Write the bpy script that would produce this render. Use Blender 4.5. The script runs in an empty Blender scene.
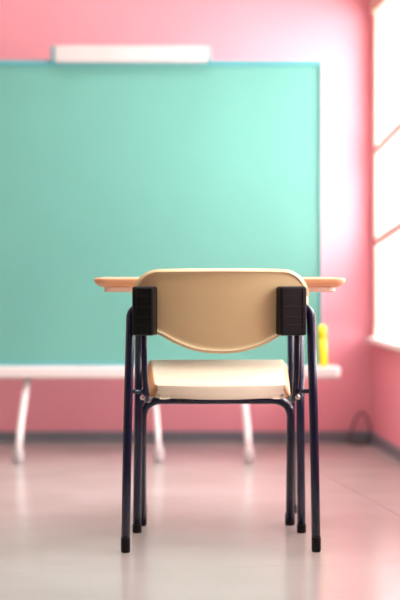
import bpy, bmesh, math
from mathutils import Vector, Matrix, Quaternion

scene = bpy.context.scene
COL = scene.collection
H = 0.74          # eye height (m)
F = 1544.0        # focal length in px (400x600 frame)
WY = 6.74         # depth of the far wall
A = 0.06          # the right wall opens slightly outward
XC = 0.751        # x of the far right corner

def P(px, py, d):
    """where the point seen at (px,py) stands when it is d metres deep"""
    return Vector(((px-200)/F*d, d, H-(py-272)/F*d))

# ------------------------------------------------------------------ materials
def lin(c):
    return tuple((v/255/12.92) if v/255 <= .04045 else ((v/255+.055)/1.055)**2.4 for v in c)+(1,)

def mat(name, rgb, rough=.5, metal=0, var=.04, scale=6, bump=0, bscale=60, coat=0, spec=.5, stretch=None):
    m = bpy.data.materials.new(name); m.use_nodes = True
    nt = m.node_tree; N = nt.nodes; L = nt.links
    b = N['Principled BSDF']
    b.inputs['Roughness'].default_value = rough
    b.inputs['Metallic'].default_value = metal
    b.inputs['Specular IOR Level'].default_value = spec
    if coat: 
        b.inputs['Coat Weight'].default_value = coat
        b.inputs['Coat Roughness'].default_value = .12
    tc = N.new('ShaderNodeTexCoord')
    src = tc.outputs['Object']
    if stretch:
        mp = N.new('ShaderNodeMapping'); mp.inputs['Scale'].default_value = stretch
        L.new(src, mp.inputs['Vector']); src = mp.outputs['Vector']
    nz = N.new('ShaderNodeTexNoise'); nz.inputs['Scale'].default_value = scale
    nz.inputs['Detail'].default_value = 4
    L.new(src, nz.inputs['Vector'])
    cr = N.new('ShaderNodeValToRGB')
    c = lin(rgb)
    cr.color_ramp.elements[0].position = .3; cr.color_ramp.elements[1].position = .7
    cr.color_ramp.elements[0].color = tuple(max(0, v*(1-var)) for v in c[:3])+(1,)
    cr.color_ramp.elements[1].color = tuple(min(1, v*(1+var)) for v in c[:3])+(1,)
    L.new(nz.outputs['Fac'], cr.inputs['Fac']); L.new(cr.outputs['Color'], b.inputs['Base Color'])
    if bump:
        n2 = N.new('ShaderNodeTexNoise'); n2.inputs['Scale'].default_value = bscale
        L.new(tc.outputs['Object'], n2.inputs['Vector'])
        bp = N.new('ShaderNodeBump'); bp.inputs['Strength'].default_value = bump; bp.inputs['Distance'].default_value = .002
        L.new(n2.outputs['Fac'], bp.inputs['Height']); L.new(bp.outputs['Normal'], b.inputs['Normal'])
    return m

M = {}
M['pink'] = mat('pink_plaster', (249,168,179), .75, var=.02, scale=1.5, bump=.15, bscale=40, spec=.2)
M['plain'] = mat('pale_plaster', (240,232,222), .8, spec=.2)
M['ceil'] = mat('ceiling_white', (244,236,232), .8, spec=.2)
M['base'] = mat('grey_skirting', (122,126,134), .5)
M['board'] = mat('green_board', (106,169,156), .4, var=.05, scale=1.6, spec=.4)
M['bframe'] = mat('aqua_frame', (92,166,172), .4)
M['barw'] = mat('bar_offwhite', (208,200,198), .45)
M['white'] = mat('white_paint', (224,213,210), .4)
M['leg_w'] = mat('white_tube', (238,226,224), .35)
M['castor'] = mat('grey_rubber', (196,190,190), .5)
M['cream'] = mat('cream_plastic_shaded', (216,194,146), .38, var=.015, scale=3, bump=.04, bscale=300, coat=.15)  # backrest: same plastic as the seat, its shade put into the colour
M['seatc'] = mat('cream_plastic_lit', (240,228,204), .38, var=.015, scale=3, bump=.04, bscale=300, coat=.15)  # seat: lighter copy of the backrest plastic, light put into the colour
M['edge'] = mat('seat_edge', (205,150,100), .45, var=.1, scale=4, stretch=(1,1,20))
M['black'] = mat('black_plastic', (9,10,15), .42, var=.1, spec=.25)
M['tube'] = mat('dark_navy_enamel', (12,22,50), .22, var=.08, spec=.35, coat=.25)
M['tube2'] = mat('desk_navy_enamel', (16,28,58), .22, var=.08, spec=.35, coat=.25)
M['chrome'] = mat('bare_steel', (220,215,205), .2, metal=1)
M['wood'] = mat('desk_wood', (228,168,128), .42, var=.12, scale=3, stretch=(1,12,12))
M['woodpale'] = mat('pale_wood', (236,206,186), .5, var=.08, scale=3, stretch=(1,12,12))
M['box'] = mat('book_box_steel', (150,158,160), .4)
M['yellow'] = mat('yellow_plastic', (255,232,0), .35)
M['cap'] = mat('yellow_cap', (255,226,0), .3)
M['cable'] = mat('cable_rubber', (60,48,50), .5)
M['wframe'] = mat('window_frame_paint', (214,182,162), .5)
M['sill'] = mat('sill_paint', (250,240,232), .4)

def glass_mat():
    m = bpy.data.materials.new('window_glass'); m.use_nodes = True
    nt = m.node_tree; N = nt.nodes; L = nt.links; N.remove(N['Principled BSDF'])
    tr = N.new('ShaderNodeBsdfTransparent'); tr.inputs['Color'].default_value = (.97,.98,.98,1)
    gl = N.new('ShaderNodeBsdfGlossy'); gl.inputs['Roughness'].default_value = .02
    mx = N.new('ShaderNodeMixShader')
    mx.inputs[0].default_value = .04; L.new(tr.outputs[0], mx.inputs[1]); L.new(gl.outputs[0], mx.inputs[2])
    L.new(mx.outputs[0], N['Material Output'].inputs['Surface'])
    return m
M['glass'] = glass_mat()

def frosted_mat():
    m = bpy.data.materials.new('frosted_panel'); m.use_nodes = True
    nt = m.node_tree; N = nt.nodes; L = nt.links; N.remove(N['Principled BSDF'])
    tl = N.new('ShaderNodeBsdfTranslucent'); df = N.new('ShaderNodeBsdfDiffuse')
    tc = N.new('ShaderNodeTexCoord'); nz = N.new('ShaderNodeTexNoise'); nz.inputs['Scale'].default_value = 4
    cr = N.new('ShaderNodeValToRGB')
    cr.color_ramp.elements[0].color = (.82,.64,.66,1); cr.color_ramp.elements[1].color = (.88,.72,.74,1)
    L.new(tc.outputs['Object'], nz.inputs['Vector']); L.new(nz.outputs['Fac'], cr.inputs['Fac'])
    L.new(cr.outputs[0], tl.inputs['Color']); L.new(cr.outputs[0], df.inputs['Color'])
    mx = N.new('ShaderNodeMixShader'); mx.inputs[0].default_value = .15
    L.new(tl.outputs[0], mx.inputs[1]); L.new(df.outputs[0], mx.inputs[2])
    L.new(mx.outputs[0], N['Material Output'].inputs['Surface'])
    return m
M['frost'] = frosted_mat()

def floor_mat():
    m = bpy.data.materials.new('polished_tile_floor'); m.use_nodes = True
    nt = m.node_tree; N = nt.nodes; L = nt.links; b = N['Principled BSDF']
    tc = N.new('ShaderNodeTexCoord')
    mp = N.new('ShaderNodeMapping'); mp.vector_type = 'TEXTURE'
    mp.inputs['Location'].default_value = (.606, 4.68, 0)
    mp.inputs['Rotation'].default_value = (0, 0, math.atan2(.126, .81))
    L.new(tc.outputs['Object'], mp.inputs['Vector'])
    sep = N.new('ShaderNodeSeparateXYZ'); L.new(mp.outputs[0], sep.inputs[0])
    def mth(op, a, bb=None, cc=None):
        n = N.new('ShaderNodeMath'); n.operation = op
        for i, v in enumerate((a, bb, cc)):
            if v is None: continue
            if isinstance(v, (int, float)): n.inputs[i].default_value = v
            else: L.new(v, n.inputs[i])
        return n.outputs[0]
    def joint(coord, size, half, off=0):
        s = mth('DIVIDE', mth('ADD', coord, off), size)
        f = mth('ABSOLUTE', mth('SUBTRACT', s, mth('ROUND', s)))
        return mth('LESS_THAN', mth('MULTIPLY', f, size), half)
    jx = joint(sep.outputs[0], 3.6, .0016)
    jy = joint(sep.outputs[1], 1.2, .0014, .72)
    j = mth('MAXIMUM', jx, mth('MULTIPLY', jy, .35))
    nz = N.new('ShaderNodeTexNoise'); nz.inputs['Scale'].default_value = 1.8; nz.inputs['Detail'].default_value = 5
    L.new(tc.outputs['Object'], nz.inputs['Vector'])
    cr = N.new('ShaderNodeValToRGB'); cr.color_ramp.elements[0].position = .3; cr.color_ramp.elements[1].position = .7
    cr.color_ramp.elements[0].color = lin((168,161,155)); cr.color_ramp.elements[1].color = lin((182,175,171))
    L.new(nz.outputs['Fac'], cr.inputs['Fac'])
    mx = N.new('ShaderNodeMix'); mx.data_type = 'RGBA'
    L.new(mth('MULTIPLY', j, .7), mx.inputs['Factor']); L.new(cr.outputs[0], mx.inputs[6]); mx.inputs[7].default_value = lin((110,92,92))
    L.new(mx.outputs[2], b.inputs['Base Color'])
    n3 = N.new('ShaderNodeTexNoise'); n3.inputs['Scale'].default_value = 3; n3.inputs['Detail'].default_value = 3
    L.new(tc.outputs['Object'], n3.inputs['Vector'])
    L.new(mth('MULTIPLY_ADD', n3.outputs['Fac'], .12, .16), b.inputs['Roughness'])
    b.inputs['Specular IOR Level'].default_value = .6
    return m
M['floor'] = floor_mat()

# ------------------------------------------------------------------ helpers
def obj(name, bm, m, parent=None, smooth=False, bevel=0, seg=2):
    me = bpy.data.meshes.new(name)
    bmesh.ops.recalc_face_normals(bm, faces=bm.faces)
    bm.to_mesh(me); bm.free()
    o = bpy.data.objects.new(name, me); COL.objects.link(o)
    for mm in (m if isinstance(m, (list, tuple)) else [m]): me.materials.append(mm)
    if smooth:
        for p in me.polygons: p.use_smooth = True
    if bevel:
        b = o.modifiers.new('bevel', 'BEVEL'); b.width = bevel; b.segments = seg; b.limit_method = 'ANGLE'
        b.angle_limit = math.radians(35)
        for p in me.polygons: p.use_smooth = True
        w = o.modifiers.new('wn', 'WEIGHTED_NORMAL'); w.keep_sharp = True
    if parent: 
        o.parent = parent
    return o

def tag(o, label, cat, group=None):
    o['label'] = label; o['category'] = cat
    if group: o['group'] = group
    return o

def thing(name, label, cat, loc=(0,0,0), rotz=0, group=None):
    o = bpy.data.objects.new(name, None); COL.objects.link(o)
    o.empty_display_size = .1
    o.location = loc; o.rotation_euler = (0,0,rotz)
    return tag(o, label, cat, group)

def struct(o):
    o['kind'] = 'structure'; return o

def box(bm, a, b, mi=0, mtx=None):
    a, b = Vector(a), Vector(b)
    vs = [bm.verts.new((x,y,z)) for x in (a.x,b.x) for y in (a.y,b.y) for z in (a.z,b.z)]
    if mtx:
        for v in vs: v.co = mtx @ v.co
    for f in ((0,1,3,2),(4,6,7,5),(0,4,5,1),(2,3,7,6),(0,2,6,4),(1,5,7,3)):
        fc = bm.faces.new([vs[i] for i in f]); fc.material_index = mi
    return bm

def fillet(pts, r, n=7):
    pts = [Vector(p) for p in pts]; out = [pts[0]]
    for i in range(1, len(pts)-1):
        p = pts[i]; a = pts[i-1]-p; b = pts[i+1]-p
        rr = r[i-1] if isinstance(r, (list, tuple)) else r
        k = min(rr, a.length*.48, b.length*.48)
        s = p+a.normalized()*k; e = p+b.normalized()*k
        for j in range(n+1):
            t = j/n
            out.append(s*(1-t)**2 + p*2*t*(1-t) + e*t*t)
    out.append(pts[-1]); return out

def tube(bm, pts, r, n=16, r_end=None, mi=0):
    pts = [Vector(p) for p in pts]
    q = [pts[0]]
    for p in pts[1:]:
        if (p-q[-1]).length > 1e-5: q.append(p)
    pts = q
    t0 = (pts[1]-pts[0]).normalized()
    up = Vector((0,0,1)) if abs(t0.z) < .9 else Vector((0,1,0))
    nrm = t0.cross(up).normalized(); rings = []
    prev = t0
    for i, p in enumerate(pts):
        if i == 0: t = t0
        elif i == len(pts)-1: t = (pts[i]-pts[i-1]).normalized()
        else: t = ((pts[i]-pts[i-1]).normalized()+(pts[i+1]-pts[i]).normalized()).normalized()
        nrm = (prev.rotation_difference(t) @ nrm); nrm = (nrm-t*nrm.dot(t)).normalized(); prev = t
        bn = t.cross(nrm)
        rad = r if r_end is None else r+(r_end-r)*i/(len(pts)-1)
        rings.append([bm.verts.new(p+(nrm*math.cos(2*math.pi*k/n)+bn*math.sin(2*math.pi*k/n))*rad) for k in range(n)])
    for a, b in zip(rings, rings[1:]):
        for k in range(n):
            f = bm.faces.new((a[k], a[(k+1)%n], b[(k+1)%n], b[k])); f.material_index = mi; f.smooth = True
    for rg in (rings[0], rings[-1]):
        f = bm.faces.new(rg); f.material_index = mi
    return bm

def lathe(bm, c, axis, prof, n=20):
    """prof: list of (distance along axis, radius)"""
    c = Vector(c); t = Vector(axis).normalized()
    up = Vector((0,0,1)) if abs(t.z) < .9 else Vector((0,1,0))
    a = t.cross(up).normalized(); b = t.cross(a)
    rings = []
    for d, r in prof:
        rings.append([bm.verts.new(c+t*d+(a*math.cos(2*math.pi*k/n)+b*math.sin(2*math.pi*k/n))*max(r,1e-5)) for k in range(n)])
    for p, q in zip(rings, rings[1:]):
        for k in range(n):
            f = bm.faces.new((p[k], p[(k+1)%n], q[(k+1)%n], q[k])); f.smooth = True
    bm.faces.new(rings[0]); bm.faces.new(rings[-1])
    return bm

def rounded_rect(w, h, r, n=6, cx=0, cy=0):
    pts = []
    for sx, sy, a0 in ((1,1,0),(-1,1,90),(-1,-1,180),(1,-1,270)):
        for k in range(n+1):
            a = math.radians(a0+90*k/n)
            pts.append((cx+sx*(w/2-r)+math.cos(a)*r, cy+sy*(h/2-r)+math.sin(a)*r))
    return pts

def prism(bm, pts2, f, z0, z1, steps=None):
    """pts2 outline; f(x,y,z)->Vector. steps: list of (z, inset)"""
    cx = sum(p[0] for p in pts2)/len(pts2); cy = sum(p[1] for p in pts2)/len(pts2)
    steps = steps or [(z0,0),(z1,0)]
    n = len(pts2); rings = []
    for z, ins in steps:
        ring = []
        for i, (x, y) in enumerate(pts2):
            ax, ay = pts2[i-1]; bx_, by_ = pts2[(i+1)%n]
            tx, ty = bx_-ax, by_-ay; l = math.hypot(tx, ty) or 1
            nx, ny = ty/l, -tx/l      # outward for ccw
            ring.append(bm.verts.new(f(x-nx*ins, y-ny*ins, z)))
        rings.append(ring)
    for a, b in zip(rings, rings[1:]):
        for k in range(n): bm.faces.new((a[k], a[(k+1)%n], b[(k+1)%n], b[k]))
    bm.faces.new(rings[0]); bm.faces.new(rings[-1])
    return bm

# ------------------------------------------------------------------ room shell
CEIL = 2.75; BACK = -2.0; LEFT = -4.2; TH = .12
fl = bmesh.new(); box(fl, (LEFT-.2, BACK-.2, -.1), (2.2, WY+.2, 0)); struct(obj('floor', fl, M['floor']))
cl = bmesh.new(); box(cl, (LEFT-.2, BACK-.2, CEIL), (2.2, WY+.2, CEIL+.1)); struct(obj('ceiling', cl, M['ceil']))
w = bmesh.new(); box(w, (LEFT-.12, WY, 0), (XC, WY+TH, CEIL)); struct(obj('wall_back', w, M['pink']))
w = bmesh.new(); box(w, (LEFT-TH, BACK, 0), (LEFT, WY, CEIL)); struct(obj('wall_left', w, M['plain']))
w = bmesh.new(); box(w, (LEFT-TH, BACK-TH, 0), (XC+A*(WY-BACK)+.1, BACK, CEIL)); struct(obj('wall_front', w, M['plain']))
b_ = bmesh.new(); box(b_, (LEFT, WY-.016, 0), (XC, WY, .046)); struct(obj('baseboard_back', b_, M['base'], bevel=.004))

# right wall: local frame u along the wall towards the camera, v outward (through the wall), z up
ud = Vector((A, -1, 0)).normalized(); vd = Vector((1, A, 0)).normalized()
RW = Matrix(((ud.x, vd.x, 0, XC),(ud.y, vd.y, 0, WY),(0,0,1,0),(0,0,0,1)))
def rbox(bm, a, b): return box(bm, a, b, 0, RW)
SZ, TZ = .455, 1.86           # sill and head of the window
T0, T1 = .07, 3.5             # window opening along the wall
WL = 8.9
w = bmesh.new()
rbox(w, (0,0,0), (WL,TH,SZ)); rbox(w, (0,0,TZ), (WL,TH,CEIL))
rbox(w, (0,0,SZ), (T0,.014,TZ)); rbox(w, (T1,0,SZ), (WL,TH,TZ))
struct(obj('wall_right', w, M['pink']))
b_ = bmesh.new(); rbox(b_, (.016,-.016,0), (WL,0,.046)); struct(obj('baseboard_right', b_, M['base'], bevel=.004))

# the window: frame, sill, sash bars, panes
win = thing('window_1', 'large bright window filling the right wall', 'window'); 
for k in ('label','category'): del win[k]
struct(win)
g = bmesh.new()
rbox(g, (T0-.01,-.02,TZ-.01), (T1+.05,.05,TZ+.075))        # head
rbox(g, (T0,-.004,SZ), (T0+.022,.018,TZ)); rbox(g, (T1-.03,-.004,SZ), (T1,.07,TZ))
obj('window_frame', g, M['wframe'], win, bevel=.004)
g = bmesh.new(); rbox(g, (T0-.02,-.035,SZ-.022), (T1+.05,.1,SZ+.004)); obj('window_sill', g, M['sill'], win, bevel=.005)
edges = [T0+.03] + [T0+.03+.86*k for k in range(1,4)] + [T1-.03]
for i in range(1, len(edges)-1):
    g = bmesh.new(); rbox(g, (edges[i]-.025,.0,SZ), (edges[i]+.025,.06,TZ)); obj('mullion', g, M['wframe'], win, bevel=.004)
for i in range(len(edges)-1):
    a, b = edges[i], edges[i+1]
    for z0 in (1.262, .868):
        g = bmesh.new()
        til = .095
        za, zb = (z0, z0+til*(b-a))
        vs = [RW @ Vector(c) for c in ((a,-.006,za-.016),(a,-.006,za+.016),(a,.010,za+.016),(a,.010,za-.016),
                                       (b,-.006,zb-.016),(b,-.006,zb+.016),(b,.010,zb+.016),(b,.010,zb-.016))]
        vs = [g.verts.new(v) for v in vs]
        for f in ((0,1,2,3),(7,6,5,4),(0,4,5,1),(1,5,6,2),(2,6,7,3),(3,7,4,0)): g.faces.new([vs[k] for k in f])
        obj('glazing_bar', g, M['wframe'], win, bevel=.003)
    g = bmesh.new(); rbox(g, (a,.016,SZ+.004), (b,.020,TZ)); obj('pane', g, M['glass'], win)
    g = bmesh.new(); rbox(g, (a+.01,.011,SZ+.06), (b-.01,.014,.83)); obj('frosted_panel', g, M['frost'], win)

# ------------------------------------------------------------------ chalkboard on its stand
BD = 6.15
s = BD/F
bl, br = (-56-200)*s, (322-200)*s
bt, bb = H-(60-272)*s, H-(366-272)*s
board = thing('chalkboard', 'big teal green chalkboard with a long white ledge on thin white splayed legs', 'chalkboard', ((bl+br)/2, BD+.02, 0))
O = board.location.copy()
def loc(p): return Vector(p)-O
g = bmesh.new(); a, b = loc((bl+.02, BD+.005, bb+.01)), loc((br-.006, BD+.025, bt-.018)); box(g, a, b)
obj('writing_surface', g, M['board'], board, bevel=.002)
g = bmesh.new()
for p, q in (((bl, BD-.004, bt-.022),(br, BD+.035, bt)), ((bl, BD-.004, bb),(br, BD+.035, bb+.014)),
             ((bl, BD-.004, bb+.014),(bl+.022, BD+.035, bt-.022)), ((br-.008, BD-.004, bb+.014),(br, BD+.035, bt-.022))):
    box(g, loc(p), loc(q))
obj('board_frame', g, M['bframe'], board, bevel=.002)
# ledge
tr = (341-200)/F*6.08; tl = (-75-200)/F*6.08
tz1, tz0 = H-(367-272)/F*6.06, H-(378.5-272)/F*6.06
g = bmesh.new()
pts = rounded_rect(tr-tl, .15, .03)
cx = (tr+tl)/2
prism(g, pts, lambda x,y,z: loc((cx+x, 6.125+y, z)), 0, 0, [(tz0,.008),(tz0+.006,.001),(tz0+.012,0),(tz1-.012,0),(tz1-.005,.001),(tz1,.008)])
obj('ledge', g, M['white'], board, bevel=0)
def bleg(x0, x1, d0, d1, rad=.0145):
    p0 = P(x0, 378, d0); p0.z = tz0+.004
    p1 = P(x1, 461, d1); p1.z = .045
    m1 = p0.lerp(p1, .6)
    g = bmesh.new()
    tube(g, fillet([loc(p0), loc(m1)+Vector(((x1-x0)*.0006,0,0)), loc(p1)], .08), rad, 14)
    o = obj('leg', g, M['leg_w'], board)
    g = bmesh.new()
    t = Vector((p1.x, p1.y, 0))
    lathe(g, loc(t), (0,0,1), [(0,.014),(.004,.019),(.03,.021),(.05,.018),(.062,.0145)], 16)
    obj('foot_cap', g, M['castor'], o)
bleg(28, 18.5, 6.12, 5.98); bleg(241, 249, 6.12, 5.98)
bleg(152, 159, 6.16, 6.0, .0115)
# rear legs of the stand, in the far half of the same splayed pair
# white bar on the top edge
bar = thing('white_bar', 'long slim white bar resting along the top edge of the green board', 'bar', ((131.5-200)*s, BD, bt))
O2 = bar.location.copy()
hw = (211-52)/2*s; zb, zt = bt-3.5*s-O2.z, H-(46.3-272)*s-O2.z
g = bmesh.new(); box(g, (-hw+.012, -.045, zb), (hw-.012, -.0045, zt)); obj('casing', g, M['barw'], bar, bevel=.010, seg=3)
for sx in (-1, 1):
    g = bmesh.new(); box(g, (sx*hw-.012*(sx>0), -.043, zb+.003), (sx*hw+.012*(sx<0), -.005, zt-.003)); obj('end_cap', g, M['bframe'], bar, bevel=.004)
    g = bmesh.new(); x = sx*hw*.8
    box(g, (x-.015, -.012, .0006), (x+.015, .036, .004)); obj('clip', g, M['white'], bar, bevel=.001)

# yellow marker standing on the ledge
yp = P(323.5, 366, 6.09)
mk = thing('marker', 'upright bright yellow marker stick standing at the right end of the white ledge', 'marker', (yp.x, 6.09, tz1+.0008))
mk.rotation_euler = (0, math.radians(-2), 0)
g = bmesh.new(); lathe(g, (0,0,0), (0,0,1), [(0,.013),(.003,.0155),(.105,.0155),(.108,.0135)], 20); obj('barrel', g, M['yellow'], mk)
g = bmesh.new(); lathe(g, (0,0,.108), (0,0,1), [(0,.0135),(.001,.016),(.045,.015),(.052,.013),(.055,.006)], 20); obj('cap', g, M['cap'], mk)

# cable in the corner
g = bmesh.new()
cb = lambda px, py, d: P(px, py, d)
def fz(px, d, z): return Vector(((px-200)/F*d, d, z))
pts = [fz(372,6.660,.006), fz(366,6.580,.006), fz(356,6.560,.006), fz(347,6.620,.010), fz(350,6.680,.03), fz(353,6.710,.07), fz(357,6.715,.115), fz(363,6.715,.135), fz(368,6.710,.10), fz(371,6.680,.04), fz(366,6.640,.012), fz(356,6.640,.018), fz(349,6.680,.010), fz(344,6.660,.006)]
def smooth(pts, it=3):
    for _ in range(it):
        q = [pts[0]]
        for a, b in zip(pts, pts[1:]): q += [a.lerp(b,.25), a.lerp(b,.75)]
        q.append(pts[-1]); pts = q
    return pts
tube(g, smooth(pts), .0035, 10)
tag(obj('cable', g, M['cable']), 'thin dark cable curled on the floor in the far right corner', 'cable')

# ------------------------------------------------------------------ chair
RY, FY = 4.08, 4.51
CX = .0555
rot = math.radians(1.2)
chair = thing('school_chair', 'cream plastic school chair seen from behind with dark navy tubular legs', 'chair', (CX, RY, 0), rot)
# local coords: origin at the middle of the rear feet, +y forward (away from camera)
R = .0118
TUB = M['tube']
# backrest
def back_top(x, hw=.231, r=.066, zt=.746):
    e = abs(x)-(hw-r)
    crown = -.004*(x/hw)**2
    return zt+crown-(r-math.sqrt(max(0, r*r-e*e)) if e > 0 else 0)
def back_bot(x, hw=.231):
    a = abs(x)
    if a < .155: return .528+.046*(a/.155)**2.2
    t = (a-.155)/(hw-.155)
    return .574+.075*t**1.6
NX, NZ = 72, 26
def back_y(x, z):
    return -.004 + .040*(abs(x)/.231)**2.2 - .03*(z-.63)   # wraps forward at the sides, leans back
g = bmesh.new(); grid = []
for i in range(NX+1):
    u = -1+2*i/NX; x = math.sin(u*math.pi/2)*.231
    zt, zb = back_top(x), back_bot(x); colv = []
    if zt < zb+.004: zt = zb+.004
    for j in range(NZ+1):
        v = (1-math.cos(math.pi*j/NZ))/2
        z = zb+(zt-zb)*v
        # rolled rim towards the rear
        de = min(zt-z, z-zb, (.231-abs(x))*1.0)
        rim = max(0, 1-de/.014)**2
        colv.append(g.verts.new((x, back_y(x, z)-.007*rim, z)))
    grid.append(colv)
for i in range(NX):
    for j in range(NZ): g.faces.new((grid[i][j], grid[i+1][j], grid[i+1][j+1], grid[i][j+1]))
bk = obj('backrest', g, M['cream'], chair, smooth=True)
so = bk.modifiers.new('s','SOLIDIFY'); so.thickness = .011; so.offset = 0
bv = bk.modifiers.new('b','BEVEL'); bv.width = .0045; bv.segments = 3; bv.limit_method = 'ANGLE'; bv.angle_limit = math.radians(50)

# brackets: moulded black plastic boxes that clip the shell to the frame
for sx in (-1, 1):
    c = Vector((sx*.1945, 0, .0))
    zt = H-(286.5-272)*4.04/F; zb = H-(336-272)*4.04/F
    wdt = .059 if sx < 0 else .074
    ang = sx*math.radians(15)   # follow the curve of the shell
    hgt = zt-zb
    mt = Matrix.Translation((-.2005 if sx < 0 else .1848, .004, (zt+zb)/2)) @ Matrix.Rotation(ang, 4, 'Z') @ Matrix.Rotation(math.radians(0), 4, 'X')
    g = bmesh.new()
    prism(g, rounded_rect(wdt, hgt, .007), lambda x,y,z: mt @ Vector((x, z, y)), 0, 0,
          [(.016,0),(-.020,0),(-.0245,.0015),(-.027,.005)])
    br_ = obj('bracket', g, M['black'], chair)
    g = bmesh.new()
    # raised ribs moulded on the rear face: a divider, a side flange and fine ribs
    box(g, (-wdt/2+.008, -.030, .008), (wdt/2-.006, -.026, .013), 0, mt)
    for zz in (.038, -.017, -.038):
        box(g, (-wdt/2+.010, -.0285, zz), (wdt/2-.012, -.026, zz+.0022), 0, mt)
    box(g, (sx*(wdt/2-.012)-.0015, -.0295, -hgt/2+.008), (sx*(wdt/2-.012)+.0015, -.026, hgt/2-.008), 0, mt)
    obj('rib', g, M['black'], br_, bevel=.001)

def foot(parent, p, d, r=.0145, h=.035):
    g = bmesh.new()
    d = Vector(d).normalized()
    lathe(g, Vector(p), (0,0,1), [(0,r*.82),(.003,r*.97),(.007,r),(h-.002,r),(h,r*.93)], 20)
    obj('foot_cap', g, M['black'], parent)

for sx in (-1, 1):
    # rear leg: floor -> up -> arches over into the bracket
    g = bmesh.new()
    pts = [(sx*.252,0,.006),(sx*.2475,.004,.30),(sx*.2385,.010,.640),(sx*.196,.028,.652)]
    tube(g, fillet(pts, [.1,.038], 10), R, 18)
    lg = obj('leg', g, TUB, chair); 
    foot(lg, (sx*.252,0,0), (0,0,1), .0126, .040)
    # front leg: floor -> up -> bends inward to the crossbar
    g = bmesh.new()
    top = .3745
    pts = [(sx*.2165,.43,.006),(sx*.2125,.334,top),(sx*.09,.334,top)]
    tube(g, fillet(pts, .062, 12), R*1.02, 18)
    lg = obj('leg', g, TUB, chair); foot(lg, (sx*.2165,.43,0), (0,0,1), .0145, .036)
    # back support: bracket -> down -> forward under the seat
    g = bmesh.new()
    pts = [(sx*.204,.022,.63),(sx*.203,.03,.50),(sx*.199,.05,.392),(sx*.188,.13,.399),(sx*.186,.36,.425)]
    tube(g, fillet(pts, [.04,.055,.03], 10), .0082, 16)
    obj('back_support', g, TUB, chair)
    # side brace between rear leg and the seat rail
    g = bmesh.new()
    tube(g, [(sx*.2455,.004,.425),(sx*.2,.045,.42)], .006, 14); obj('side_brace', g, TUB, chair)
    # bright weld / bolt where the rail meets the leg
    g = bmesh.new()
    lathe(g, (sx*.207,.050,.405), (-.25*sx,-1,.2), [(-.006,.007),(.006,.007),(.009,.005)], 14); obj('bolt', g, M['chrome'], chair)
g = bmesh.new(); tube(g, [(-.091,.334,.3745),(.091,.334,.3745)], R*1.02, 18); obj('crossbar', g, TUB, chair)

# seat: moulded shell rising to the front, edges turned down
g = bmesh.new(); NXs, NYs = 48, 30; grid = []
def seat_pt(u, v):
    # u -1..1 across, v 0 rear ..1 front
    hw = .188+.016*v
    # round the corners
    cr_ = .035
    y_r = .035-.030*(1-u*u)           # rear edge bows toward camera
    y_f = .400-.012*u*u
    y = y_r+(y_f-y_r)*v
    x = u*hw
    e = 1
    dv = min(v, 1-v)*(y_f-y_r)
    if dv < cr_:
        x *= 1-(cr_-math.sqrt(max(0, cr_*cr_-(cr_-dv)**2)))/hw*.8
    z = .436+.056*v
    z += -.006*(1-u*u)*math.sin(math.pi*min(1, v*1.1))   # dished
    # turned-down rim
    ex = max(0, (abs(u)-.93)/.07)
    er = max(0, (.022-v)/.022); z -= max((.020+.012*max(0, 1-v/.35))*ex**1.5, .032*er)
    ef = max(0, (v-.93)/.07); z -= .022*ef**1.5
    return Vector((x, y, z))
for i in range(NXs+1):
    uu = -1+2*i/NXs; u = math.copysign(1-(1-abs(uu))**1.7, uu)
    row = []
    for j in range(NYs+1):
        vv = j/NYs; v = vv+(-.16*math.sin(2*math.pi*vv)/2)*1.6 if True else vv
        v = max(0, min(1, v))
        row.append(g.verts.new(seat_pt(u, v)))
    grid.append(row)
for i in range(NXs):
    for j in range(NYs): g.faces.new((grid[i][j], grid[i][j+1], grid[i+1][j+1], grid[i+1][j]))
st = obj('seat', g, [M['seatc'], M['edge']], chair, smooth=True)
for p in st.data.polygons:
    if p.normal.z < 0: p.flip()
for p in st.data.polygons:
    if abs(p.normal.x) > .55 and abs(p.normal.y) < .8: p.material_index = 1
so = st.modifiers.new('s','SOLIDIFY'); so.thickness = .013; so.offset = -1
bv = st.modifiers.new('b','BEVEL'); bv.width = .004; bv.segments = 2; bv.limit_method = 'ANGLE'; bv.angle_limit = math.radians(50)

# ------------------------------------------------------------------ desk
DX = .0555; DY = 4.28
desk = thing('school_desk', 'school desk with an orange wooden top standing beyond the cream chair', 'desk', (DX, DY+.31, 0))
O3 = desk.location.copy()
zt, zb, zl = H-(278-272)*DY/F, H-(287.3-272)*DY/F, H-(292.2-272)*DY/F
hw = .351
g = bmesh.new()
prism(g, rounded_rect(2*hw, .46, .03), lambda x,y,z: Vector((x, y-.08, z)), 0, 0,
      [(zb,.022),(zb+.006,.010),(zb+.013,.002),(zt-.006,0),(zt-.002,.001),(zt,.004)])
obj('tabletop', g, M['wood'], desk)
g = bmesh.new()
prism(g, rounded_rect(2*.323, .42, .02), lambda x,y,z: Vector((x, y-.08, z)), 0, 0, [(zl,.003),(zl+.003,0),(zb,0)])
obj('underboard', g, M['woodpale'], desk)
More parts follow.
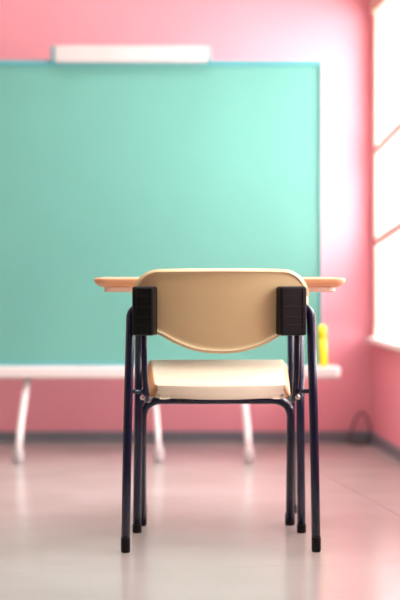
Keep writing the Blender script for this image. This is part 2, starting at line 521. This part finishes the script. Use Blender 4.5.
# open book box under the top
g = bmesh.new()
x0, x1, y0, y1 = -.165, .165, -.27, .09; bz = zl-.10
box(g, (x0,y0,bz), (x1,y1,bz+.003)); box(g, (x0,y0,bz+.003), (x0+.003,y1,zl)); box(g, (x1-.003,y0,bz+.003), (x1,y1,zl)); box(g, (x0+.003,y1-.003,bz+.003), (x1-.003,y1,zl))
obj('book_box', g, M['box'], desk)
yn, yf = 4.384-O3.y, 4.74-O3.y
for sx in (-1, 1):
    for yy, w_ in ((yn, .2335), (yf, .230)):
        g = bmesh.new()
        r = .0118 if yy == yn else .0115
        xx = sx*w_ + (-.001)
        tube(g, [(xx,yy,.006),(xx+(.008 if sx < 0 and yy == yn else -.006),yy-.004,zl)], r, 18)
        lg = obj('leg', g, M['tube2'], desk)
        g = bmesh.new(); lathe(g, (xx,yy,0), (0,0,1), [(0,r),(.003,r*1.12),(.022,r*1.12),(.025,r*1.03)], 18); obj('foot_cap', g, M['black'], lg)
    g = bmesh.new(); box(g, (sx*.233-.009, yn+.008, zl-.024), (sx*.233+.009, yf-.008, zl), 0); obj('side_rail', g, M['tube2'], desk, bevel=.003)

# ------------------------------------------------------------------ light
wd = bpy.data.worlds.new('world'); scene.world = wd; wd.use_nodes = True
nt = wd.node_tree; bg = nt.nodes['Background']
bg.inputs['Color'].default_value = (1, .985, .97, 1); bg.inputs['Strength'].default_value = 2.2

def area(name, locn, direction, sx, sy, power, col=(1,1,1), spread=180):
    l = bpy.data.lights.new(name, 'AREA'); l.shape = 'RECTANGLE'; l.size = sx; l.size_y = sy
    l.energy = power; l.color = col; l.spread = math.radians(spread)
    o = bpy.data.objects.new(name, l); COL.objects.link(o)
    o.location = locn; o.rotation_euler = Vector(direction).to_track_quat('-Z', 'Y').to_euler()
    return o
# daylight outside the window wall
c = RW @ Vector((1.8, .75, 1.35))
area('window_daylight', c, (-1, -A, -.15), 3.6, 1.9, 260, (1, .98, .97))
c = RW @ Vector((.75, .22, .98))
area('corner_daylight', c, (-1, .3, -.1), 1.1, 1.3, 9, (.84,.88,1))
# added fill lights under the ceiling, no real fixtures
area('wall_top_fill', (-1.2, 5.2, CEIL-.03), (0,0,-1), 1.6, .5, 9, (1,.88,.8))  # added warm fill for the top of the far wall
area('seat_fill', (.1, 3.85, CEIL-.03), (0,.05,-1), 1.2, .9, 14, (1,.97,.93), 110)  # added fill to brighten the chair seat

area('low_wall_fill', (.2, 4.9, CEIL-.03), (0,.1,-1), 1.0, .6, 13, (.97,.96,1), 115)  # added fill to lift the lower far wall
# ------------------------------------------------------------------ camera
cam = bpy.data.cameras.new('camera'); co = bpy.data.objects.new('camera', cam); COL.objects.link(co)
co.location = (0,0,H); co.rotation_euler = (math.radians(90),0,0)
cam.sensor_fit = 'AUTO'; cam.sensor_width = 36; cam.lens = F/600*36
cam.shift_y = -28/600
cam.dof.use_dof = True; cam.dof.focus_distance = 4.14; cam.dof.aperture_fstop = 1.7
cam.clip_start = .05
scene.camera = co
scene.view_settings.view_transform = 'Standard'
scene.view_settings.look = 'None'
scene.view_settings.exposure = 0
